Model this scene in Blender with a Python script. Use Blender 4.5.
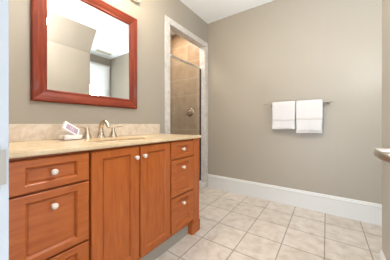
import bpy, bmesh, math, random
from mathutils import Vector, Matrix
random.seed(4)
sc = bpy.context.scene
for o in list(bpy.data.objects): bpy.data.objects.remove(o)
C = sc.collection
PI = math.pi

# ---------------------------------------------------------------- camera
F_PX = 189.0
cam = bpy.data.cameras.new('camera'); co = bpy.data.objects.new('camera', cam); C.objects.link(co)
sc.camera = co
cam.sensor_fit = 'HORIZONTAL'; cam.sensor_width = 36
cam.lens = 36*F_PX/390
cam.shift_y = -6/390
cam.clip_start = 0.01
co.location = (1.62, 0, 1.04)
co.rotation_euler = (PI/2, 0, math.atan2(0.572, 0.820))
# ---------------------------------------------------------------- world, lights, exposure
w = bpy.data.worlds.new('world'); sc.world = w; w.use_nodes = True
w.node_tree.nodes['Background'].inputs[0].default_value = (0.86, 0.93, 1.0, 1)
w.node_tree.nodes['Background'].inputs[1].default_value = 0.6
sc.view_settings.view_transform = 'Standard'; sc.view_settings.look = 'None'
sc.view_settings.gamma = 1; sc.view_settings.use_curve_mapping = False
sc.view_settings.exposure = 1.17

def area(name, loc, rot, sx, sy, power, col):
    l = bpy.data.lights.new(name, 'AREA'); l.shape = 'RECTANGLE'; l.size = sx; l.size_y = sy
    l.energy = power; l.color = col
    o = bpy.data.objects.new(name, l); C.objects.link(o); o.location = loc; o.rotation_euler = rot
    return o
# added fill light behind the doorway, tilted up to brighten the ceiling
area('doorway_fill', (0.9, -1.0, 0.55), (math.radians(132), 0, math.radians(-10)), 1.4, 1.3, 60, (0.90, 0.95, 1.0))
# daylight through the dormer window
area('window_daylight', (3.25, 2.2, 1.7), (0, math.radians(90), 0), 1.7, 0.9, 32, (0.90, 0.95, 1.0))
# added point fill near the entrance, out of frame, without a fixture
l = bpy.data.lights.new('entrance_fill_light', 'POINT'); l.energy = 15; l.color = (1.0, 0.98, 0.95); l.shadow_soft_size = 0.16
o = bpy.data.objects.new('entrance_fill_light', l); C.objects.link(o); o.location = (1.35, 0.75, 2.36)
# added fill light hidden behind the knee wall, brightens dormer and back wall
l = bpy.data.lights.new('alcove_fill_light', 'POINT'); l.energy = 7; l.color = (0.94, 0.98, 1.0); l.shadow_soft_size = 0.12
o = bpy.data.objects.new('alcove_fill_light', l); C.objects.link(o); o.location = (2.08, 1.86, 1.70)

# ---------------------------------------------------------------- materials
def mat(name, col, rough=0.5, metal=0.0, spec=0.5, coat=0.0):
    m = bpy.data.materials.new(name); m.use_nodes = True
    b = m.node_tree.nodes['Principled BSDF']
    b.inputs['Base Color'].default_value = (*col, 1)
    b.inputs['Roughness'].default_value = rough
    b.inputs['Metallic'].default_value = metal
    b.inputs['Specular IOR Level'].default_value = spec
    b.inputs['Coat Weight'].default_value = coat
    return m
def N(m, t): return m.node_tree.nodes.new(t)
def L(m, a, b): m.node_tree.links.new(a, b)
def bsdf(m): return m.node_tree.nodes['Principled BSDF']
def ramp(m, fac, stops):
    r = N(m, 'ShaderNodeValToRGB')
    e = r.color_ramp.elements
    while len(e) < len(stops): e.new(0.5)
    for k, (p, c) in enumerate(stops): e[k].position = p; e[k].color = (*c, 1)
    L(m, fac, r.inputs[0]); return r.outputs[0]
def pos(m, scale=(1,1,1), loc=(0,0,0), rot=(0,0,0)):
    g = N(m, 'ShaderNodeNewGeometry'); mp = N(m, 'ShaderNodeMapping')
    mp.inputs['Location'].default_value = loc; mp.inputs['Scale'].default_value = scale; mp.inputs['Rotation'].default_value = rot
    L(m, g.outputs['Position'], mp.inputs['Vector']); return mp.outputs[0]
def noise(m, vec, scale, detail=3, rough=0.5, dist=0):
    n = N(m, 'ShaderNodeTexNoise'); n.inputs['Scale'].default_value = scale; n.inputs['Detail'].default_value = detail
    n.inputs['Roughness'].default_value = rough; n.inputs['Distortion'].default_value = dist
    L(m, vec, n.inputs['Vector']); return n.outputs['Fac']
def bump(m, h, strength, dist=0.01):
    b = N(m, 'ShaderNodeBump'); b.inputs['Strength'].default_value = strength; b.inputs['Distance'].default_value = dist
    L(m, h, b.inputs['Height']); L(m, b.outputs[0], bsdf(m).inputs['Normal'])

def wood(name, dark, mid, light, scale, rough=0.35, coat=0.15):
    m = mat(name, mid, rough, 0, 0.3, coat)
    v = pos(m, scale)
    n = noise(m, v, 6, 5, 0.6, 0.6)
    c = ramp(m, n, [(0.3, dark), (0.5, mid), (0.72, light)])
    L(m, c, bsdf(m).inputs['Base Color'])
    return m
WD, WM, WL = (0.34, 0.078, 0.014), (0.41, 0.106, 0.021), (0.46, 0.135, 0.031)
M_cab_v = wood('cherry_wood_upright', WD, WM, WL, (9, 9, 0.9))
M_cab_h = wood('cherry_wood_level', WD, WM, WL, (9, 0.9, 9))
M_cab_dark = mat('cabinet_shadow_gap_wood', (0.16, 0.035, 0.012), 0.5)
M_frame_v = wood('mirror_frame_wood_upright', (0.10, 0.012, 0.004), (0.19, 0.027, 0.009), (0.27, 0.048, 0.015), (9, 9, 0.6), 0.42, 0.05)
M_frame_h = wood('mirror_frame_wood_level', (0.10, 0.012, 0.004), (0.19, 0.027, 0.009), (0.27, 0.048, 0.015), (9, 0.6, 9), 0.42, 0.05)

M_wall = mat('greige_paint', (0.355, 0.322, 0.272), 0.42, 0, 0.35)
bump(M_wall, noise(M_wall, pos(M_wall), 60, 3), 0.06, 0.002)
M_ceil = mat('ceiling_paint', (0.92, 0.96, 0.99), 0.8, 0, 0.2)
M_trim = mat('white_trim_paint', (0.64, 0.65, 0.65), 0.35)
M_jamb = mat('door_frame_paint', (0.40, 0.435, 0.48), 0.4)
M_door = mat('white_door_paint', (0.83, 0.83, 0.82), 0.35)

def tiles(name, offs, axes, bw, bh, c1, c2, grout, mortar, rough, mot):
    m = mat(name, c1, rough)
    g = N(m, 'ShaderNodeNewGeometry'); s = N(m, 'ShaderNodeSeparateXYZ'); L(m, g.outputs['Position'], s.inputs[0])
    cb = N(m, 'ShaderNodeCombineXYZ')
    for k in (0, 1):
        a = N(m, 'ShaderNodeMath'); a.operation = 'SUBTRACT'; a.inputs[1].default_value = offs[k] - 20*(bw, bh)[k]
        L(m, s.outputs[axes[k]], a.inputs[0]); L(m, a.outputs[0], cb.inputs[k])
    br = N(m, 'ShaderNodeTexBrick'); br.offset = 0; br.squash = 1
    br.inputs['Scale'].default_value = 1; br.inputs['Mortar Size'].default_value = mortar
    br.inputs['Mortar Smooth'].default_value = 0.2; br.inputs['Bias'].default_value = 0
    br.inputs['Brick Width'].default_value = bw; br.inputs['Row Height'].default_value = bh
    br.inputs['Color1'].default_value = (*c1, 1); br.inputs['Color2'].default_value = (*c2, 1); br.inputs['Mortar'].default_value = (*grout, 1)
    L(m, cb.outputs[0], br.inputs['Vector'])
    n = noise(m, pos(m), 11, 6, 0.62, 0.4)
    r = ramp(m, n, [(0.33, mot[0]), (0.52, (1, 1, 1)), (0.7, mot[1])])
    mx = N(m, 'ShaderNodeMix'); mx.data_type = 'RGBA'; mx.blend_type = 'MULTIPLY'; mx.inputs[0].default_value = 1
    L(m, br.outputs['Color'], mx.inputs[6]); L(m, r, mx.inputs[7]); L(m, mx.outputs[2], bsdf(m).inputs['Base Color'])
    inv = N(m, 'ShaderNodeMath'); inv.operation = 'SUBTRACT'; inv.inputs[0].default_value = 1; L(m, br.outputs['Fac'], inv.inputs[1])
    bump(m, inv.outputs[0], 0.5, 0.002)
    return m
M_floor = tiles('beige_floor_tile', (0.683, 1.459), (0, 1), 0.307, 0.318, (0.58, 0.525, 0.47), (0.64, 0.585, 0.525), (0.29, 0.26, 0.225), 0.005, 0.4, ((0.84, 0.80, 0.76), (1.10, 1.13, 1.16)))
ST1, ST2, STG = (0.39, 0.275, 0.175), (0.44, 0.32, 0.21), (0.60, 0.49, 0.36)
M_tile_xz = tiles('tan_shower_tile_far', (-0.42, 1.243), (0, 2), 0.305, 0.300, ST1, ST2, STG, 0.003, 0.35, ((0.84, 0.80, 0.75), (1.08, 1.1, 1.12)))
M_tile_yz = tiles('tan_shower_tile_side', (2.69, 1.243), (1, 2), 0.305, 0.300, ST1, ST2, STG, 0.003, 0.35, ((0.84, 0.80, 0.75), (1.08, 1.1, 1.12)))

M_marble = mat('pale_marble', (0.78, 0.75, 0.72), 0.3)
_n = noise(M_marble, pos(M_marble), 14, 6, 0.6, 1.2)
L(M_marble, ramp(M_marble, _n, [(0.3, (0.48, 0.445, 0.415)), (0.48, (0.59, 0.565, 0.54)), (0.7, (0.66, 0.65, 0.64))]), bsdf(M_marble).inputs['Base Color'])
def cream_stone(name, a, b, c, rough):
    m = mat(name, b, rough)
    n = noise(m, pos(m), 9, 7, 0.65, 1.5)
    L(m, ramp(m, n, [(0.3, a), (0.5, b), (0.68, c)]), bsdf(m).inputs['Base Color']); return m
M_counter = cream_stone('cream_marble_counter', (0.58, 0.44, 0.27), (0.65, 0.51, 0.33), (0.69, 0.57, 0.40), 0.22)
M_splash = cream_stone('mottled_backsplash_marble', (0.52, 0.42, 0.32), (0.63, 0.545, 0.45), (0.72, 0.66, 0.58), 0.25)
M_basin = mat('biscuit_basin', (0.70, 0.52, 0.33), 0.12)
M_nickel = mat('brushed_nickel', (0.62, 0.54, 0.45), 0.24, 1.0)
M_nickel2 = mat('satin_nickel_pale', (0.68, 0.62, 0.55), 0.32, 1.0)
M_plate = mat('champagne_plate', (0.85, 0.78, 0.66), 0.42, 0.6)
M_bar = mat('grey_nickel', (0.42, 0.39, 0.34), 0.35, 1.0)
M_lever = mat('lever_nickel', (0.52, 0.49, 0.45), 0.3, 1.0)
M_chrome = mat('satin_aluminium', (0.82, 0.82, 0.82), 0.3, 1.0)
M_gasket = mat('dark_gasket', (0.035, 0.03, 0.035), 0.5)
M_ceramic = mat('white_ceramic', (0.74, 0.66, 0.60), 0.12)
M_mirror = mat('mirror_silver', (0.93, 0.94, 0.93), 0.0, 1.0)
M_white = mat('white_card', (0.86, 0.83, 0.85), 0.45)
M_purple = mat('mauve_label', (0.36, 0.28, 0.38), 0.5)
M_print = mat('label_print', (0.62, 0.55, 0.64), 0.5)
M_towel = mat('white_terry', (0.63, 0.625, 0.63), 0.95, 0, 0.1)
bsdf(M_towel).inputs['Sheen Weight'].default_value = 0.25
bump(M_towel, noise(M_towel, pos(M_towel), 110, 4), 0.9, 0.006)
M_band = mat('towel_woven_band', (0.56, 0.545, 0.535), 0.8, 0, 0.1)
M_glass = bpy.data.materials.new('clear_glass'); M_glass.use_nodes = True
_tr = N(M_glass, 'ShaderNodeBsdfTransparent'); _tr.inputs[0].default_value = (0.99, 1.0, 0.99, 1)
_gl = N(M_glass, 'ShaderNodeBsdfGlossy'); _gl.inputs['Roughness'].default_value = 0.02
_mx = N(M_glass, 'ShaderNodeMixShader'); _mx.inputs[0].default_value = 0.14; L(M_glass, _tr.outputs[0], _mx.inputs[1]); L(M_glass, _gl.outputs[0], _mx.inputs[2])
L(M_glass, _mx.outputs[0], M_glass.node_tree.nodes['Material Output'].inputs[0])
M_shade = mat('frosted_shade', (0.9, 0.87, 0.8), 0.4)
bsdf(M_shade).inputs['Emission Color'].default_value = (1, 0.86, 0.66, 1); bsdf(M_shade).inputs['Emission Strength'].default_value = 1.6
M_blind = mat('white_blind_slat', (0.70, 0.71, 0.71), 0.5)
_t = N(M_blind, 'ShaderNodeBsdfTranslucent'); _t.inputs[0].default_value = (0.9, 0.9, 0.88, 1)
_m = N(M_blind, 'ShaderNodeMixShader'); _m.inputs[0].default_value = 0.22
L(M_blind, bsdf(M_blind).outputs[0], _m.inputs[1]); L(M_blind, _t.outputs[0], _m.inputs[2])
L(M_blind, _m.outputs[0], M_blind.node_tree.nodes['Material Output'].inputs[0])
M_steel_plate = mat('pale_strike_plate', (0.32, 0.30, 0.27), 0.45, 0.8)

# ---------------------------------------------------------------- mesh helpers
def new(): return bmesh.new()
def box(bm, x0, x1, y0, y1, z0, z1, bev=0.0, seg=2):
    r = bmesh.ops.create_cube(bm, size=1)
    for v in r['verts']:
        v.co = Vector(((x0+x1)/2 + v.co.x*(x1-x0), (y0+y1)/2 + v.co.y*(y1-y0), (z0+z1)/2 + v.co.z*(z1-z0)))
    if bev:
        es = {e for v in r['verts'] for e in v.link_edges}
        bmesh.ops.bevel(bm, geom=list(es), offset=bev, segments=seg, affect='EDGES', profile=0.6)
    return r['verts'] if not bev else None
def lathe(bm, prof, c, axis='Z', n=24, sx=1, sy=1):
    rings = []
    for r, h in prof:
        ring = []
        for k in range(n):
            a = 2*PI*k/n; p, q = r*math.cos(a)*sx, r*math.sin(a)*sy
            if axis == 'Z': v = (p, q, h)
            elif axis == 'X': v = (h, p, q)
            else: v = (p, h, q)
            ring.append(bm.verts.new(Vector(c)+Vector(v)))
        rings.append(ring)
    for a, b in zip(rings, rings[1:]):
        for k in range(n): bm.faces.new((a[k], a[(k+1) % n], b[(k+1) % n], b[k]))
    bm.faces.new(rings[0][::-1]); bm.faces.new(rings[-1])
    bmesh.ops.recalc_face_normals(bm, faces=bm.faces)
def tube(bm, pts, rad, n=14, flat=(1, 1)):
    pts = [Vector(p) for p in pts]
    rad = rad if isinstance(rad, (list, tuple)) else [rad]*len(pts)
    rings = []; up = None
    for i, p in enumerate(pts):
        d = (pts[min(i+1, len(pts)-1)] - pts[max(i-1, 0)]).normalized()
        if up is None:
            up = Vector((0, 0, 1)) if abs(d.z) < 0.9 else Vector((0, 1, 0))
        s = d.cross(up).normalized(); up = s.cross(d).normalized()
        rings.append([bm.verts.new(p + rad[i]*(math.cos(2*PI*k/n)*s*flat[0] + math.sin(2*PI*k/n)*up*flat[1])) for k in range(n)])
    for a, b in zip(rings, rings[1:]):
        for k in range(n): bm.faces.new((a[k], a[(k+1) % n], b[(k+1) % n], b[k]))
    bm.faces.new(rings[0][::-1]); bm.faces.new(rings[-1])
    bmesh.ops.recalc_face_normals(bm, faces=bm.faces)
def curve(pts, n=8):
    # Catmull-Rom through the points
    P = [Vector(p) for p in pts]; P = [2*P[0]-P[1]] + P + [2*P[-1]-P[-2]]; out = []
    for i in range(1, len(P)-2):
        for k in range(n):
            t = k/n; a, b, c, d = P[i-1], P[i], P[i+1], P[i+2]
            out.append(0.5*((2*b) + (c-a)*t + (2*a-5*b+4*c-d)*t*t + (3*b-a-3*c+d)*t**3))
    out.append(P[-2]); return out
def prism(bm, poly, ax, a0, a1):
    # poly = 2D outline extruded along axis ax ('X': (y,z), 'Y': (x,z), 'Z': (x,y))
    def P(p, a):
        return {'X': (a, p[0], p[1]), 'Y': (p[0], a, p[1]), 'Z': (p[0], p[1], a)}[ax]
    A = [bm.verts.new(P(p, a0)) for p in poly]; B = [bm.verts.new(P(p, a1)) for p in poly]
    n = len(poly)
    for k in range(n): bm.faces.new((A[k], A[(k+1) % n], B[(k+1) % n], B[k]))
    bm.faces.new(A[::-1]); bm.faces.new(B)
    bmesh.ops.recalc_face_normals(bm, faces=bm.faces)

WORLD = {}
def obj(name, bm, m, parent=None, smooth=False, base=None):
    me = bpy.data.meshes.new(name)
    if parent is not None: b = WORLD[parent.name]
    elif base is not None: b = Vector(base)
    else:
        xs = [v.co.x for v in bm.verts]; ys = [v.co.y for v in bm.verts]; zs = [v.co.z for v in bm.verts]
        b = Vector(((min(xs)+max(xs))/2, (min(ys)+max(ys))/2, min(zs)))
    for v in bm.verts: v.co -= b
    bm.to_mesh(me); bm.free(); me.materials.append(m)
    if smooth:
        for p in me.polygons: p.use_smooth = True
        try: me.set_sharp_from_angle(angle=math.radians(40))
        except Exception: pass
    o = bpy.data.objects.new(name, me); C.objects.link(o)
    if parent is not None: o.parent = parent
    else: o.location = b
    WORLD[o.name] = b
    return o
def tag(o, label, cat, group=None):
    o['label'] = label; o['category'] = cat
    if group: o['group'] = group
    return o
def thing(name, loc, label, cat, group=None):
    o = bpy.data.objects.new(name, None); C.objects.link(o); o.location = loc; o.empty_display_size = 0.05
    WORLD[o.name] = Vector(loc)
    return tag(o, label, cat, group)
def struct(name, bm, m, parent=None, smooth=False):
    o = obj(name, bm, m, parent, smooth)
    if parent is None: o['kind'] = 'structure'
    return o

# ---------------------------------------------------------------- structure
CEIL = 2.70; YB = 2.69; XR = 1.917; YD = 1.72; XF = 2.88; YE = 0.09
SX = -0.78; SY0 = 1.70                       # shower interior back and near side
JX = 1.08                                    # strike jamb face
bm = new(); box(bm, -0.9, 3.1, -2.6, 2.85, -0.1, 0); struct('floor', bm, M_floor)
bm = new(); box(bm, -0.9, 3.1, -0.05, 2.85, CEIL, CEIL+0.1); struct('ceiling', bm, M_ceil)
# left (mirror) wall with the shower opening
bm = new()
box(bm, -0.1, 0, -0.05, 1.767, 0, CEIL)
box(bm, -0.1, 0, 2.606, YB, 0, CEIL)
box(bm, -0.1, 0, 1.767, 2.606, 2.30, CEIL)
struct('wall_left', bm, M_wall)
bm = new(); box(bm, -0.9, 3.1, YB, YB+0.12, 0, CEIL); struct('wall_back', bm, M_wall)
# knee wall with sloped upper part, closing the attic beside the dormer
bm = new(); prism(bm, [(XR, 0), (XR, 2.345), (1.69, CEIL), (3.1, CEIL), (3.1, 0)], 'Y', YE, YD)
struct('wall_right', bm, M_wall)
# dormer wall with its window
WY0, WY1, WZ0, WZ1 = 1.86, 2.59, 0.85, 2.44
bm = new()
box(bm, XF, 3.1, YD, WY0, 0, CEIL); box(bm, XF, 3.1, WY1, YB, 0, CEIL)
box(bm, XF, 3.1, WY0, WY1, 0, WZ0); box(bm, XF, 3.1, WY0, WY1, WZ1, CEIL)
struct('wall_dormer', bm, M_wall)
# entry wall around the doorway
DX1 = 1.86
bm = new()
box(bm, 0, JX-0.02, -0.05, YE-0.005, 0, CEIL); box(bm, DX1+0.02, 3.1, -0.05, YE, 0, CEIL)
box(bm, JX-0.02, DX1+0.02, -0.05, YE-0.005, 2.07, CEIL)
struct('wall_entry', bm, M_wall)
# door frame: jambs, head, casing on the bathroom side
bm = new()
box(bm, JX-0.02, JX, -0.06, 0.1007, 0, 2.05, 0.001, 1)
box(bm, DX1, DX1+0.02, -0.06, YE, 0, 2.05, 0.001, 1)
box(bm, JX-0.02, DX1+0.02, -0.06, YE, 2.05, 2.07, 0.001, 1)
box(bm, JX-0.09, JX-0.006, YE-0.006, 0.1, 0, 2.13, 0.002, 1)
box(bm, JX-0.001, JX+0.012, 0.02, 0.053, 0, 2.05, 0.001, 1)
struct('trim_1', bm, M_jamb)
# shower enclosure walls
bm = new(); box(bm, SX-0.12, SX, SY0-0.1, YB, 0, CEIL); struct('wall_shower_back', bm, M_tile_yz)
bm = new(); box(bm, SX, -0.1, SY0-0.1, SY0, 0, CEIL); struct('wall_shower_near', bm, M_tile_xz)
bm = new(); box(bm, SX, -0.1, YB-0.012, YB-0.0005, 0.03, CEIL); struct('wall_shower_far', bm, M_tile_xz)
bm = new(); box(bm, SX, -0.1, SY0, YB-0.012, 0, 0.03); struct('trim_2', bm, M_tile_xz)
# marble surround of the shower opening
bm = new()
box(bm, 0, 0.009, 1.676, 1.767, 0, 2.368, 0.0015, 1)
box(bm, 0, 0.009, 2.606, YB-0.001, 0, 2.368, 0.0015, 1)
box(bm, 0, 0.009, 1.767, 2.606, 2.292, 2.368, 0.0015, 1)
box(bm, -0.1, 0.0, 1.767, 1.775, 0.1, 2.30); box(bm, -0.1, 0.0, 2.598, 2.606, 0.1, 2.30)
box(bm, -0.1, 0.0, 1.767, 2.606, 2.292, 2.30)
struct('trim_3', bm, M_marble)
bm = new(); box(bm, -0.1, 0.018, 1.768, 2.605, 0, 0.095, 0.004, 2); struct('trim_4', bm, M_marble)

def baseboard(name, pts, depth_dir, k_=1.0):
    # pts: start, end on the wall line; depth_dir: unit vector into the room
    (ax, ay), (bx, by) = pts
    depth_dir = (depth_dir[0]*k_, depth_dir[1]*k_)
    prof = [(0, 0), (0.016, 0), (0.016, 0.178), (0.021, 0.182), (0.021, 0.190), (0.015, 0.194), (0.013, 0.200), (0.010, 0.211), (0.004, 0.215), (0, 0.215)]
    bm = new(); A = []; B = []
    for d, z in prof:
        A.append(bm.verts.new((ax+depth_dir[0]*d, ay+depth_dir[1]*d, z)))
        B.append(bm.verts.new((bx+depth_dir[0]*d, by+depth_dir[1]*d, z)))
    n = len(prof)
    for k in range(n): bm.faces.new((A[k], A[(k+1) % n], B[(k+1) % n], B[k]))
    bm.faces.new(A[::-1]); bm.faces.new(B); bmesh.ops.recalc_face_normals(bm, faces=bm.faces)
    return struct(name, bm, M_trim)
baseboard('baseboard_back', ((0.010, YB), (XF, YB)), (0, -1))
baseboard('baseboard_right', ((XR, 0.95), (XR, YD)), (-1, 0), 0.6)
baseboard('baseboard_dormer', ((XF, YD+0.001), (XF, YB-0.025)), (-1, 0))
baseboard('baseboard_cheek', ((XR, YD), (XF-0.025, YD)), (0, 1))

# window: frame, panes, sill; blind hangs in front
bm = new()
for a in ((WY0, WY0+0.04, WZ0, WZ1), (WY1-0.04, WY1, WZ0, WZ1)): box(bm, XF+0.04, XF+0.10, a[0], a[1], a[2], a[3])
box(bm, XF+0.04, XF+0.10, WY0, WY1, WZ0, WZ0+0.04); box(bm, XF+0.04, XF+0.10, WY0, WY1, WZ1-0.04, WZ1)
box(bm, XF+0.05, XF+0.09, WY0, WY1, (WZ0+WZ1)/2-0.02, (WZ0+WZ1)/2+0.02)
win = struct('window_1', bm, M_trim)
bm = new(); box(bm, XF+0.068, XF+0.072, WY0+0.04, WY1-0.04, WZ0+0.04, WZ1-0.04); obj('window_pane', bm, M_glass, win)
bm = new(); box(bm, XF-0.03, XF+0.04, WY0-0.08, WY1+0.07, WZ0-0.03, WZ0, 0.004); obj('window_sill', bm, M_trim, win)
bm = new()
box(bm, XF-0.018, XF, WY0-0.07, WY0, WZ0, WZ1+0.07, 0.003); box(bm, XF-0.018, XF, WY1, WY1+0.07, WZ0, WZ1+0.07, 0.003)
box(bm, XF-0.018, XF, WY0, WY1, WZ1, WZ1+0.07, 0.003)
obj('window_casing', bm, M_trim, win)
bl = thing('window_blind', (XF-0.0, (WY0+WY1)/2, WZ0+0.02), 'white horizontal slat blind hanging in the window, seen in the mirror', 'blind')
bm = new(); box(bm, XF-0.070, XF-0.0185, WY0-0.05, WY1+0.05, WZ1+0.01, WZ1+0.06, 0.003); obj('headrail', bm, M_trim, bl)
bm = new(); z = WZ1-0.01
while z > WZ0+0.06:
    vs = box(bm, XF-0.068, XF-0.022, WY0-0.045, WY1+0.045, z-0.0016, z+0.0016)
    for v in vs: v.co.z -= (v.co.x-(XF-0.045))*1.25
    z -= 0.055
obj('slats', bm, M_blind, bl)
bm = new(); box(bm, XF-0.055, XF-0.025, WY0-0.045, WY1+0.045, WZ0+0.022, WZ0+0.04, 0.002); obj('bottom_rail', bm, M_trim, bl)

# ---------------------------------------------------------------- vanity cabinet
XC = 0.560; XD = 0.586; Y0, Y1 = 0.105, 1.556; ZT = 0.903
vc = thing('vanity_cabinet', (0.29, 0.83, 0), 'orange-brown wooden vanity cabinet with drawers at both ends under a cream countertop', 'cabinet')
bm = new()
for a in ((0.004, XC-0.002, Y0, Y0+0.018, 0.105, ZT), (0.004, XC-0.002, Y1-0.022, Y1-0.004, 0.105, ZT), (0.004, XC-0.002, Y0+0.018, Y1-0.022, 0.105, 0.136), (0.004, 0.010, Y0+0.018, Y1-0.022, 0.136, ZT),
          (0.010, XC-0.002, 0.498, 0.516, 0.136, 0.74), (0.010, XC-0.002, 1.134, 1.152, 0.136, 0.74)): box(bm, *a)
obj('carcass', bm, M_cab_v, vc)
bm = new()
Z0 = 0.105
for a, b in ((Y0, 0.184), (0.503, 0.512), (0.831, 0.839), (1.137, 1.150)):
    box(bm, XC-0.004, XC+0.002, a, b, Z0, ZT-0.001)
box(bm, XC-0.004, XC+0.002, Y0, Y1, 0.889, ZT-0.001); box(bm, XC-0.004, XC+0.002, Y0, Y1, Z0, 0.14)
box(bm, XC-0.004, XC+0.001, 0.184, 0.503, 0.42, 0.745); box(bm, XC-0.004, XC+0.001, 1.15, 1.457, 0.42, 0.745)
obj('face_frame', bm, M_cab_v, vc)
bm = new(); box(bm, XC-0.02, XD, 1.459, Y1, 0.105, ZT-0.001, 0.002); obj('corner_post', bm, M_cab_v, vc)
bm = new(); box(bm, XC-0.02, XD-0.004, Y0, 0.183, 0.105, ZT-0.001, 0.002); obj('corner_post', bm, M_cab_v, vc)
bm = new(); box(bm, 0.528, 0.542, Y0, 1.43, 0, 0.1045); tk = obj('toe_kick', bm, mat('grey_kick_stone', (0.36, 0.335, 0.29), 0.5), vc); tk['label'] = 'grey stone toe kick'
bm = new(); box(bm, 0.47, XD+0.008, 1.428, 1.560, 0, 0.1045, 0.004); obj('foot', bm, M_cab_v, vc)
bm = new(); box(bm, 0.01, XC, Y1-0.004, Y1+0.002, 0.06, ZT-0.001); obj('side_panel', bm, M_cab_v, vc)

def front_mesh(y0, y1, z0, z1, sy, sz, slab=0.024, dep=0.011, slope=0.010):
    bm = new()
    xf = XD; xb = XD-slab
    e = 0.003
    def ring(iy, iz, x): return [bm.verts.new((x, y, z)) for y, z in ((y0+iy, z0+iz), (y1-iy, z0+iz), (y1-iy, z1-iz), (y0+iy, z1-iz))]
    R = [ring(0, 0, xb), ring(0, 0, xf-e), ring(e, e, xf), ring(sy, sz, xf), ring(sy+slope*0.4, sz+slope*0.4, xf-0.003), ring(sy+slope, sz+slope, xf-dep), ring(sy+slope+0.0005, sz+slope+0.0005, xf-dep-0.003), ring(sy+slope+0.0035, sz+slope+0.0035, xf-dep-0.003), ring(sy+slope+0.004, sz+slope+0.004, xf-dep)]
    for a, b in zip(R, R[1:]):
        for k in range(4): bm.faces.new((a[k], a[(k+1) % 4], b[(k+1) % 4], b[k]))
    bm.faces.new(R[0][::-1]); bm.faces.new(R[-1])
    bmesh.ops.recalc_face_normals(bm, faces=bm.faces)
    return bm
def knob(parent, y, z, dx=0.0):
    x = XD+dx
    bm = new(); lathe(bm, [(0.009, 0), (0.008, 0.003), (0.006, 0.006), (0.006, 0.012)], (x, y, z), 'X', 16)
    k = obj('knob', bm, M_ceramic, parent, True)
    k['label'] = 'white round knob'
    bm = k.data and new(); bm.from_mesh(k.data)
    b = WORLD[parent.name]
    lathe(bm, [(0.007, 0.010), (0.012, 0.013), (0.0145, 0.018), (0.0145, 0.023), (0.012, 0.028), (0.006, 0.031), (0.001, 0.0315)], Vector((x, y, z))-b, 'X', 20)
    bm.to_mesh(k.data); bm.free()
    for p in k.data.polygons: p.use_smooth = True
    return k
for (a, b) in ((0.186, 0.501), (1.152, 1.457)):
    for (z0, z1, kz) in ((0.747, 0.888, 0.820), (0.432, 0.737, 0.663), (0.137, 0.422, 0.350)):
        d = obj('drawer', front_mesh(a, b, z0, z1, 0.055, 0.031), M_cab_h, vc)
        knob(d, (a+b)/2, kz, -0.009)
d = obj('door', front_mesh(0.513, 0.830, 0.137, 0.888, 0.061, 0.042), M_cab_v, vc); knob(d, 0.798, 0.820)
d = obj('door', front_mesh(0.840, 1.136, 0.137, 0.888, 0.052, 0.042), M_cab_v, vc); knob(d, 0.864, 0.823)

# countertop with oval basin cut-out
ct = None
bm = new()
SCX, SCY, SRX, SRY = 0.345, 0.838, 0.15, 0.23
x0, x1, y0, y1, zt, zb = 0.002, 0.605, 0.094, 1.580, 0.928, 0.904
rect = []
for (xa, ya), (xb, yb) in (((x0, y0), (x1, y0)), ((x1, y0), (x1, y1)), ((x1, y1), (x0, y1)), ((x0, y1), (x0, y0))):
    for k in range(6): rect.append((xa+(xb-xa)*k/6, ya+(yb-ya)*k/6))
rv = [bm.verts.new((x, y, zt)) for x, y in rect]
ev = [bm.verts.new((SCX+SRX*math.cos(2*PI*k/48), SCY+SRY*math.sin(2*PI*k/48), zt)) for k in range(48)]
es = [bm.edges.new((rv[k], rv[(k+1) % len(rv)])) for k in range(len(rv))] + [bm.edges.new((ev[k], ev[(k+1) % 48])) for k in range(48)]
bmesh.ops.triangle_fill(bm, edges=es, use_beauty=True)
for f in list(bm.faces):
    c = f.calc_center_median()
    if ((c.x-SCX)/SRX)**2 + ((c.y-SCY)/SRY)**2 < 0.95: bm.faces.remove(f)
ex = bmesh.ops.extrude_face_region(bm, geom=list(bm.faces))
for g in ex['geom']:
    if isinstance(g, bmesh.types.BMVert): g.co.z = zb
bmesh.ops.recalc_face_normals(bm, faces=bm.faces)
be = [e for e in bm.edges if len(e.link_faces) == 2 and e.calc_face_angle(0) > 1.2]
bmesh.ops.bevel(bm, geom=be, offset=0.005, segments=3, affect='EDGES')
ct = obj('countertop', bm, M_counter, None, True)
tag(ct, 'cream marble countertop lying on the wooden vanity cabinet', 'countertop')
bm = new(); box(bm, 0.001, 0.021, y0, y1-0.006, zt, 1.040, 0.003); o = obj('backsplash', bm, M_splash, ct); o['label'] = 'mottled cream marble backsplash'
bm = new()
prof = [(1.0, 0.0), (0.985, -0.02), (0.93, -0.07), (0.80, -0.11), (0.5, -0.135), (0.12, -0.14)]
rings = []
for s, h in prof: rings.append([bm.verts.new((SCX+SRX*1.01*s*math.cos(2*PI*k/40), SCY+SRY*1.01*s*math.sin(2*PI*k/40), zb+0.001+h)) for k in range(40)])
for a, b in zip(rings, rings[1:]):
    for k in range(40): bm.faces.new((a[k], b[k], b[(k+1) % 40], a[(k+1) % 40]))
bm.faces.new(rings[-1])
bmesh.ops.recalc_face_normals(bm, faces=bm.faces); bmesh.ops.reverse_faces(bm, faces=bm.faces)
o = obj('sink_basin', bm, M_basin, ct, True)
md = o.modifiers.new('thickness', 'SOLIDIFY'); md.thickness = 0.006; md.offset = 1

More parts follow.
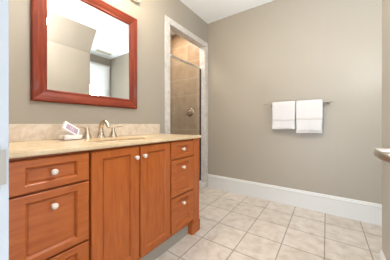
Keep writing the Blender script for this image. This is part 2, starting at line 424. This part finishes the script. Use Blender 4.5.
# ---------------------------------------------------------------- faucet: spout and two lever handles
FX, FY, FZ = 0.10, 0.830, 0.9285
fa = thing('faucet', (FX, FY, FZ), 'brushed nickel arched spout faucet with two lever handles behind the sink', 'faucet')
bm = new()
lathe(bm, [(0.034, 0), (0.034, 0.004), (0.029, 0.012), (0.023, 0.035), (0.018, 0.055)], (FX, FY, FZ), 'Z', 24)
obj('spout_base', bm, M_nickel, fa, True)
bm = new()
pts = curve([(FX, FY, FZ+0.045), (FX+0.003, FY, FZ+0.085), (FX+0.025, FY, FZ+0.118), (FX+0.06, FY, FZ+0.130), (FX+0.095, FY, FZ+0.115), (FX+0.115, FY, FZ+0.085)], 6)
tube(bm, pts, [0.0185-0.005*i/(len(pts)-1) for i in range(len(pts))], 16)
obj('spout', bm, M_nickel, fa, True)
for s in (-1, 1):
    hy = FY+s*0.108
    bm = new(); lathe(bm, [(0.034, 0), (0.034, 0.004), (0.030, 0.012), (0.026, 0.027), (0.019, 0.045), (0.014, 0.060), (0.015, 0.068), (0.015, 0.077), (0.009, 0.085)], (FX, hy, FZ), 'Z', 24)
    h = obj('handle_base', bm, M_nickel, fa, True)
    bm = new(); p2 = curve([(FX, hy, FZ+0.073), (FX+0.002, hy+s*0.025, FZ+0.083), (FX+0.004, hy+s*0.055, FZ+0.088), (FX+0.004, hy+s*0.078, FZ+0.090)], 5)
    tube(bm, p2, [0.0085-0.003*i/(len(p2)-1) for i in range(len(p2))], 12, (1.25, 0.75))
    obj('lever', bm, M_nickel, h, True)

# ---------------------------------------------------------------- white tray with tilted soap box
TX, TY = 0.125, 0.598
tr = thing('soap_tray', (TX, TY, 0.9285), 'white rectangular tray on the countertop left of the faucet, holding a small box', 'tray')
bm = new()
w2, l2 = 0.045, 0.060
box(bm, TX-w2, TX+w2, TY-l2, TY+l2, 0.9285, 0.936, 0.002)
for a in ((TX-w2, TX-w2+0.007, TY-l2, TY+l2), (TX+w2-0.007, TX+w2, TY-l2, TY+l2), (TX-w2, TX+w2, TY-l2, TY-l2+0.007), (TX-w2, TX+w2, TY+l2-0.007, TY+l2)):
    box(bm, a[0], a[1], a[2], a[3], 0.9285, 0.9625, 0.002)
obj('tray_body', bm, M_white, tr, True)
bx = thing('soap_box', (TX, TY, 0.9365), 'small white box with a mauve label, tilted up in the white tray', 'box')
R = Matrix.Translation((TX+0.006, TY-0.004, 1.001)) @ Matrix.Rotation(math.radians(-33), 4, 'X') @ Matrix.Rotation(math.radians(52), 4, 'Y')
bm = new(); box(bm, -0.038, 0.036, -0.056, 0.056, -0.014, 0.012, 0.003); bmesh.ops.transform(bm, matrix=R, verts=bm.verts)
obj('box_body', bm, M_white, bx)
bm = new(); box(bm, -0.024, 0.026, -0.040, 0.046, 0.0118, 0.0128); bmesh.ops.transform(bm, matrix=R, verts=bm.verts)
lb = obj('label_panel', bm, M_purple, bx); lb['label'] = 'mauve printed label'
bm = new()
for k, (a, b) in enumerate(((-0.012, 0.014), (-0.017, 0.018), (-0.008, 0.010))):
    box(bm, a, b, 0.012-k*0.012, 0.016-k*0.012, 0.0128, 0.0132)
bmesh.ops.transform(bm, matrix=R, verts=bm.verts); obj('label_print', bm, M_print, lb)

# ---------------------------------------------------------------- wall mirror
MY0, MY1, MZ0, MZ1, FW = 0.404, 1.253, 1.195, 2.114, 0.091
mr = thing('wall_mirror', (0.0, (MY0+MY1)/2, MZ0), 'rectangular wall mirror in a wide reddish-brown wooden frame above the vanity', 'mirror')
prof = [(0, 0.002), (0, 0.022), (0.006, 0.030), (0.014, 0.032), (0.040, 0.027), (0.070, 0.017), (0.078, 0.019), (0.085, 0.017), (FW, 0.010), (FW, 0.002)]
def rail(c0, c1, d_in):
    # c0,c1 outer corners (y,z); mitred ends: inset direction d_in per corner
    bm = new(); A = []; B = []
    for t, x in prof:
        A.append(bm.verts.new((x, c0[0]+d_in[0][0]*t, c0[1]+d_in[0][1]*t)))
        B.append(bm.verts.new((x, c1[0]+d_in[1][0]*t, c1[1]+d_in[1][1]*t)))
    n = len(prof)
    for k in range(n): bm.faces.new((A[k], A[(k+1) % n], B[(k+1) % n], B[k]))
    bm.faces.new(A[::-1]); bm.faces.new(B); bmesh.ops.recalc_face_normals(bm, faces=bm.faces)
    return bm
LB, RB, RT, LT = (MY0, MZ0), (MY1, MZ0), (MY1, MZ1), (MY0, MZ1)
obj('frame_rail', rail(LB, RB, ((1, 1), (-1, 1))), M_frame_h, mr); obj('frame_rail', rail(LT, RT, ((1, -1), (-1, -1))), M_frame_h, mr)
obj('frame_stile', rail(LB, LT, ((1, 1), (1, -1))), M_frame_v, mr); obj('frame_stile', rail(RB, RT, ((-1, 1), (-1, -1))), M_frame_v, mr)
bm = new(); box(bm, 0.006, 0.012, MY0+FW-0.003, MY1-FW+0.003, MZ0+FW-0.003, MZ1-FW+0.003)
for v in bm.verts: v.co.x -= (v.co.z-MZ0-FW)*0.005
obj('mirror_glass', bm, M_mirror, mr)

# ---------------------------------------------------------------- vanity light above the mirror
vl = thing('vanity_light', (0, 0.83, 2.24), 'long nickel wall light with rounded ends above the mirror', 'light')
bm = new()
yl0, yl1, zl0, zl1, rr = 0.43, 1.285, 2.290, 2.392, 0.035
poly = []
for (cy, cz, a0) in ((yl1-rr, zl1-rr, 0), (yl0+rr, zl1-rr, 90), (yl0+rr, zl0+rr, 180), (yl1-rr, zl0+rr, 270)):
    for k in range(7): a = math.radians(a0+15*k); poly.append((cy+rr*math.cos(a), cz+rr*math.sin(a)))
prism(bm, poly, 'X', 0.0005, 0.045)
bmesh.ops.bevel(bm, geom=[e for e in bm.edges if all(v.co.x > 0.04 for v in e.verts)], offset=0.008, segments=3, affect='EDGES')
obj('back_plate', bm, M_plate, vl, True)
for y in (0.57, 0.85, 1.13):
    bm = new(); lathe(bm, [(0.022, 0.044), (0.022, 0.07), (0.014, 0.085)], (0, y, 2.322), 'X', 18); a = obj('lamp_arm', bm, M_nickel2, vl, True)
    bm = new(); lathe(bm, [(0.025, 0.0), (0.035, 0.01), (0.05, 0.05), (0.062, 0.10), (0.064, 0.12)], (0.10, y, 2.345), 'Z', 24); obj('lamp_shade', bm, M_shade, vl, True)
    l = bpy.data.lights.new('vanity_bulb', 'POINT'); l.energy = 3.2 if y > 0.6 else 6.5; l.color = (1, 0.83, 0.62); l.shadow_soft_size = 0.05
    o = bpy.data.objects.new('vanity_bulb', l); C.objects.link(o); o.location = (0.27, y, 2.40)

# ---------------------------------------------------------------- shower door and valve
sd = thing('shower_door', (-0.075, 2.19, 0.096), 'framed clear glass shower door inside the marble shower opening', 'shower door')
bm = new(); box(bm, -0.092, -0.068, 1.776, 2.597, 1.937, 1.962, 0.003); obj('top_rail', bm, M_chrome, sd)
bm = new(); box(bm, -0.092, -0.068, 1.776, 2.597, 0.0965, 0.118, 0.003); obj('bottom_rail', bm, M_chrome, sd)
bm = new(); box(bm, -0.092, -0.068, 1.776, 1.795, 0.118, 1.937, 0.002); obj('side_post', bm, M_chrome, sd)
bm = new(); box(bm, -0.092, -0.068, 2.582, 2.597, 0.118, 1.937, 0.002); obj('side_post', bm, M_gasket, sd)
bm = new(); box(bm, -0.083, -0.077, 1.795, 2.582, 0.118, 1.937); obj('glass_panel', bm, M_glass, sd)
VX, VZ = -0.352, 1.245; VY = YB-0.0125
vv = thing('shower_valve', (VX, VY, VZ), 'round nickel shower valve with lever on the tan tiled shower wall', 'shower valve')
bm = new(); lathe(bm, [(0.075, 0), (0.075, -0.004), (0.066, -0.012), (0.035, -0.016), (0.034, -0.03)], (VX, VY, VZ), 'Y', 28); obj('escutcheon', bm, M_nickel, vv, True)
bm = new(); lathe(bm, [(0.026, -0.03), (0.030, -0.038), (0.028, -0.062), (0.018, -0.068)], (VX, VY, VZ), 'Y', 24)
tube(bm, curve([(VX, VY-0.052, VZ), (VX-0.03, VY-0.06, VZ-0.035), (VX-0.052, VY-0.068, VZ-0.058)], 5), 0.0085, 12)
obj('handle', bm, M_nickel, vv, True)
bm = new(); lathe(bm, [(0.05, 0), (0.05, -0.006), (0.03, -0.012)], (-0.44, 2.19, CEIL-0.0005), 'Z', 24)
sl = obj('shower_fill_disc', bm, M_shade, None, True); tag(sl, 'added round glowing disc on the ceiling, unseen above the shower stall', 'light')  # out-of-view glowing disc, added along with the shower fill
l = bpy.data.lights.new('shower_fill', 'AREA'); l.shape = 'DISK'; l.size = 0.3; l.energy = 6; l.color = (1, 0.92, 0.82)  # added fill that brightens the shower interior from above
o = bpy.data.objects.new('shower_fill', l); C.objects.link(o); o.location = (-0.44, 2.19, CEIL-0.03)

# ---------------------------------------------------------------- towel bar and towels
BY, BZ = 2.628, 1.297
tb = thing('towel_bar', (1.32, YB, BZ), 'brushed nickel towel bar mounted on the back wall holding two towels', 'towel bar')
bm = new(); tube(bm, [(0.925, BY, BZ), (0.935, BY, BZ), (1.68, BY, BZ), (1.69, BY, BZ)], [0.004, 0.0075, 0.0075, 0.004], 14); obj('bar', bm, M_bar, tb, True)
for x in (1.02, 1.625):
    bm = new()
    lathe(bm, [(0.022, 0), (0.022, -0.005), (0.014, -0.010)], (x, YB-0.0005, BZ-0.012), 'Y', 20, 1.3, 1)
    tube(bm, curve([(x, YB-0.008, BZ-0.014), (x, YB-0.035, BZ-0.020), (x, BY+0.004, BZ-0.012), (x, BY-0.002, BZ)], 5), 0.0085, 12)
    tube(bm, curve([(x-0.035, BY, BZ-0.001), (x-0.018, BY+0.006, BZ-0.013), (x, BY+0.010, BZ-0.017), (x+0.018, BY+0.006, BZ-0.013), (x+0.035, BY, BZ-0.001)], 4), 0.005, 10)
    obj('bracket', bm, M_bar, tb, True)

def towel(xa, xb, layers, label, seed, bandz):
    rnd = random.Random(seed)
    root = thing('hand_towel', ((xa+xb)/2, BY, min(l[0] for l in layers)), label, 'towel', None)
    ph = [rnd.uniform(0, 6.28) for _ in range(4)]
    nx = 26
    for li, (zf, zbk, r, inset) in enumerate(layers):
        # layer: front bottom z, back bottom z, centre-line radius round the bar, side inset
        th = 0.0055
        path = []
        nf = 16
        for k in range(nf): path.append((-r-0.004*(1-k/nf), zf+(BZ-zf)*k/nf))
        for k in range(9): a = PI - PI*k/8; path.append((r*math.cos(a), BZ+r*math.sin(a)))
        for k in range(1, nf+1): path.append((r, BZ+(zbk-BZ)*k/nf))
        bm = new(); fr = []; bk = []
        for i in range(nx+1):
            s = i/nx; colf = []; colb = []
            for (py, pz) in path:
                drop = max(0, BZ-pz)/0.36
                x = xa+inset + (xb-xa-2*inset)*s + 0.007*drop*math.sin(ph[2]+5*drop)*(2*s-1)
                if py < 0:
                    wv = drop*(0.006*math.sin(ph[0]+s*8.0) + 0.0035*math.sin(ph[1]+s*17+drop*3))
                    y = BY+py-wv*0.8-0.002*drop
                else: y = BY+py
                z = pz + 0.004*drop*math.sin(ph[3]+s*5+li)
                # outward direction of the path (y,z)
                if pz >= BZ: n = Vector((py, pz-BZ)).normalized()
                else: n = Vector((-1, 0)) if py < 0 else Vector((1, 0))
                tt = th*(1-0.5*(abs(2*s-1)**8))
                colf.append(bm.verts.new((x, y+n.x*tt, z+n.y*tt))); colb.append(bm.verts.new((x, y-n.x*tt, z-n.y*tt)))
            fr.append(colf); bk.append(colb)
        m = len(path)
        for i in range(nx):
            for j in range(m-1):
                bm.faces.new((fr[i][j], fr[i+1][j], fr[i+1][j+1], fr[i][j+1])); bm.faces.new((bk[i][j], bk[i][j+1], bk[i+1][j+1], bk[i+1][j]))
            bm.faces.new((fr[i][0], bk[i][0], bk[i+1][0], fr[i+1][0])); bm.faces.new((fr[i][m-1], fr[i+1][m-1], bk[i+1][m-1], bk[i][m-1]))
        for j in range(m-1):
            bm.faces.new((fr[0][j], fr[0][j+1], bk[0][j+1], bk[0][j])); bm.faces.new((fr[nx][j], bk[nx][j], bk[nx][j+1], fr[nx][j+1]))
        bmesh.ops.recalc_face_normals(bm, faces=bm.faces)
        o = obj('towel_fold', bm, M_towel, root, True)
        md = o.modifiers.new('soft', 'SUBSURF'); md.levels = 1; md.render_levels = 1
        if li == len(layers)-1:
            bm = new(); F = []
            for i in range(nx+1):
                s = i/nx; col = []
                for bz in (bandz, bandz+0.006, bandz+0.012, bandz+0.018, bandz+0.024):
                    drop = (BZ-bz)/0.36
                    x = xa+inset + (xb-xa-2*inset)*s
                    wv = drop*(0.006*math.sin(ph[0]+s*8.0) + 0.0035*math.sin(ph[1]+s*17+drop*3))
                    col.append(bm.verts.new((x, BY-r-wv*0.8-0.002*drop-th-0.0030, bz)))
                F.append(col)
            for i in range(nx):
                for j in range(4): bm.faces.new((F[i][j], F[i+1][j], F[i+1][j+1], F[i][j+1]))
            b = obj('woven_band', bm, M_band, root, True)
            md = b.modifiers.new('t', 'SOLIDIFY'); md.thickness = 0.0025; md.offset = 0
    return root
towel(1.034, 1.302, [(0.972, 0.985, 0.0135, 0.003), (0.978, 0.99, 0.0255, 0.0)], 'white folded hand towel on the bar, the left and shorter one', 3, 1.078)
towel(1.309, 1.580, [(0.932, 0.955, 0.0135, -0.003), (0.957, 0.97, 0.0265, 0.003)], 'white folded hand towel on the bar, the right one hanging lower', 8, 1.090)

# ---------------------------------------------------------------- ceiling vent
cv = thing('ceiling_vent', (2.56, 2.34, CEIL-0.012), 'small cream rectangular vent on the white ceiling, seen in the mirror', 'vent')
bm = new()
for a in ((2.50, 2.62, 2.17, 2.19), (2.50, 2.62, 2.49, 2.51), (2.50, 2.515, 2.17, 2.51), (2.605, 2.62, 2.17, 2.51)): box(bm, a[0], a[1], a[2], a[3], CEIL-0.012, CEIL-0.0005, 0.002, 1)
M_vent = mat('cream_vent', (0.55, 0.52, 0.42), 0.5)
obj('vent_frame', bm, M_vent, cv)
bm = new()
for k in range(5): box(bm, 2.522+k*0.018, 2.532+k*0.018, 2.19, 2.49, CEIL-0.010, CEIL-0.001)
obj('louvres', bm, M_vent, cv)

# ---------------------------------------------------------------- entrance door (opened, beside the camera) and strike plate
dr = thing('entrance_door', (1.83, 0.5, 0.008), 'open entrance door at the right edge, only its nickel lever handle in view', 'door')
bm = new(); box(bm, 1.812, 1.847, 0.105, 0.905, 0.008, 2.038, 0.002)
obj('door_leaf', bm, M_door, dr)
LY, LZ = 0.843, 0.951
bm = new()
lathe(bm, [(0.026, 0), (0.026, -0.005), (0.020, -0.008), (0.010, -0.010)], (1.8115, LY, LZ), 'X', 24)
tube(bm, [(1.803, LY, LZ+0.004), (1.775, LY, LZ+0.004), (1.750, LY, LZ+0.004)], 0.0070, 16)
obj('handle_rose', bm, M_lever, dr, True)
bm = new()
pl = curve([(1.752, LY+0.008, LZ-0.003), (1.749, LY-0.008, LZ-0.003), (1.749, LY-0.03, LZ-0.004), (1.752, LY-0.065, LZ-0.006), (1.762, LY-0.092, LZ-0.008), (1.780, LY-0.112, LZ-0.008)], 6)
tube(bm, pl, [0.0115]*len(pl), 16, (0.42, 1.15))
obj('lever_handle', bm, M_lever, dr, True)
sp = None
bm = new()
box(bm, JX-0.0005, JX+0.0022, 0.055, 0.0965, 0.952-0.044, 0.952+0.044)
bmesh.ops.bevel(bm, geom=[e for e in bm.edges if abs(e.verts[0].co.x-e.verts[1].co.x) > 0.002], offset=0.009, segments=4, affect='EDGES')
sp = obj('strike_plate', bm, M_steel_plate); tag(sp, 'pale metal strike plate on the white door frame at left', 'strike plate')
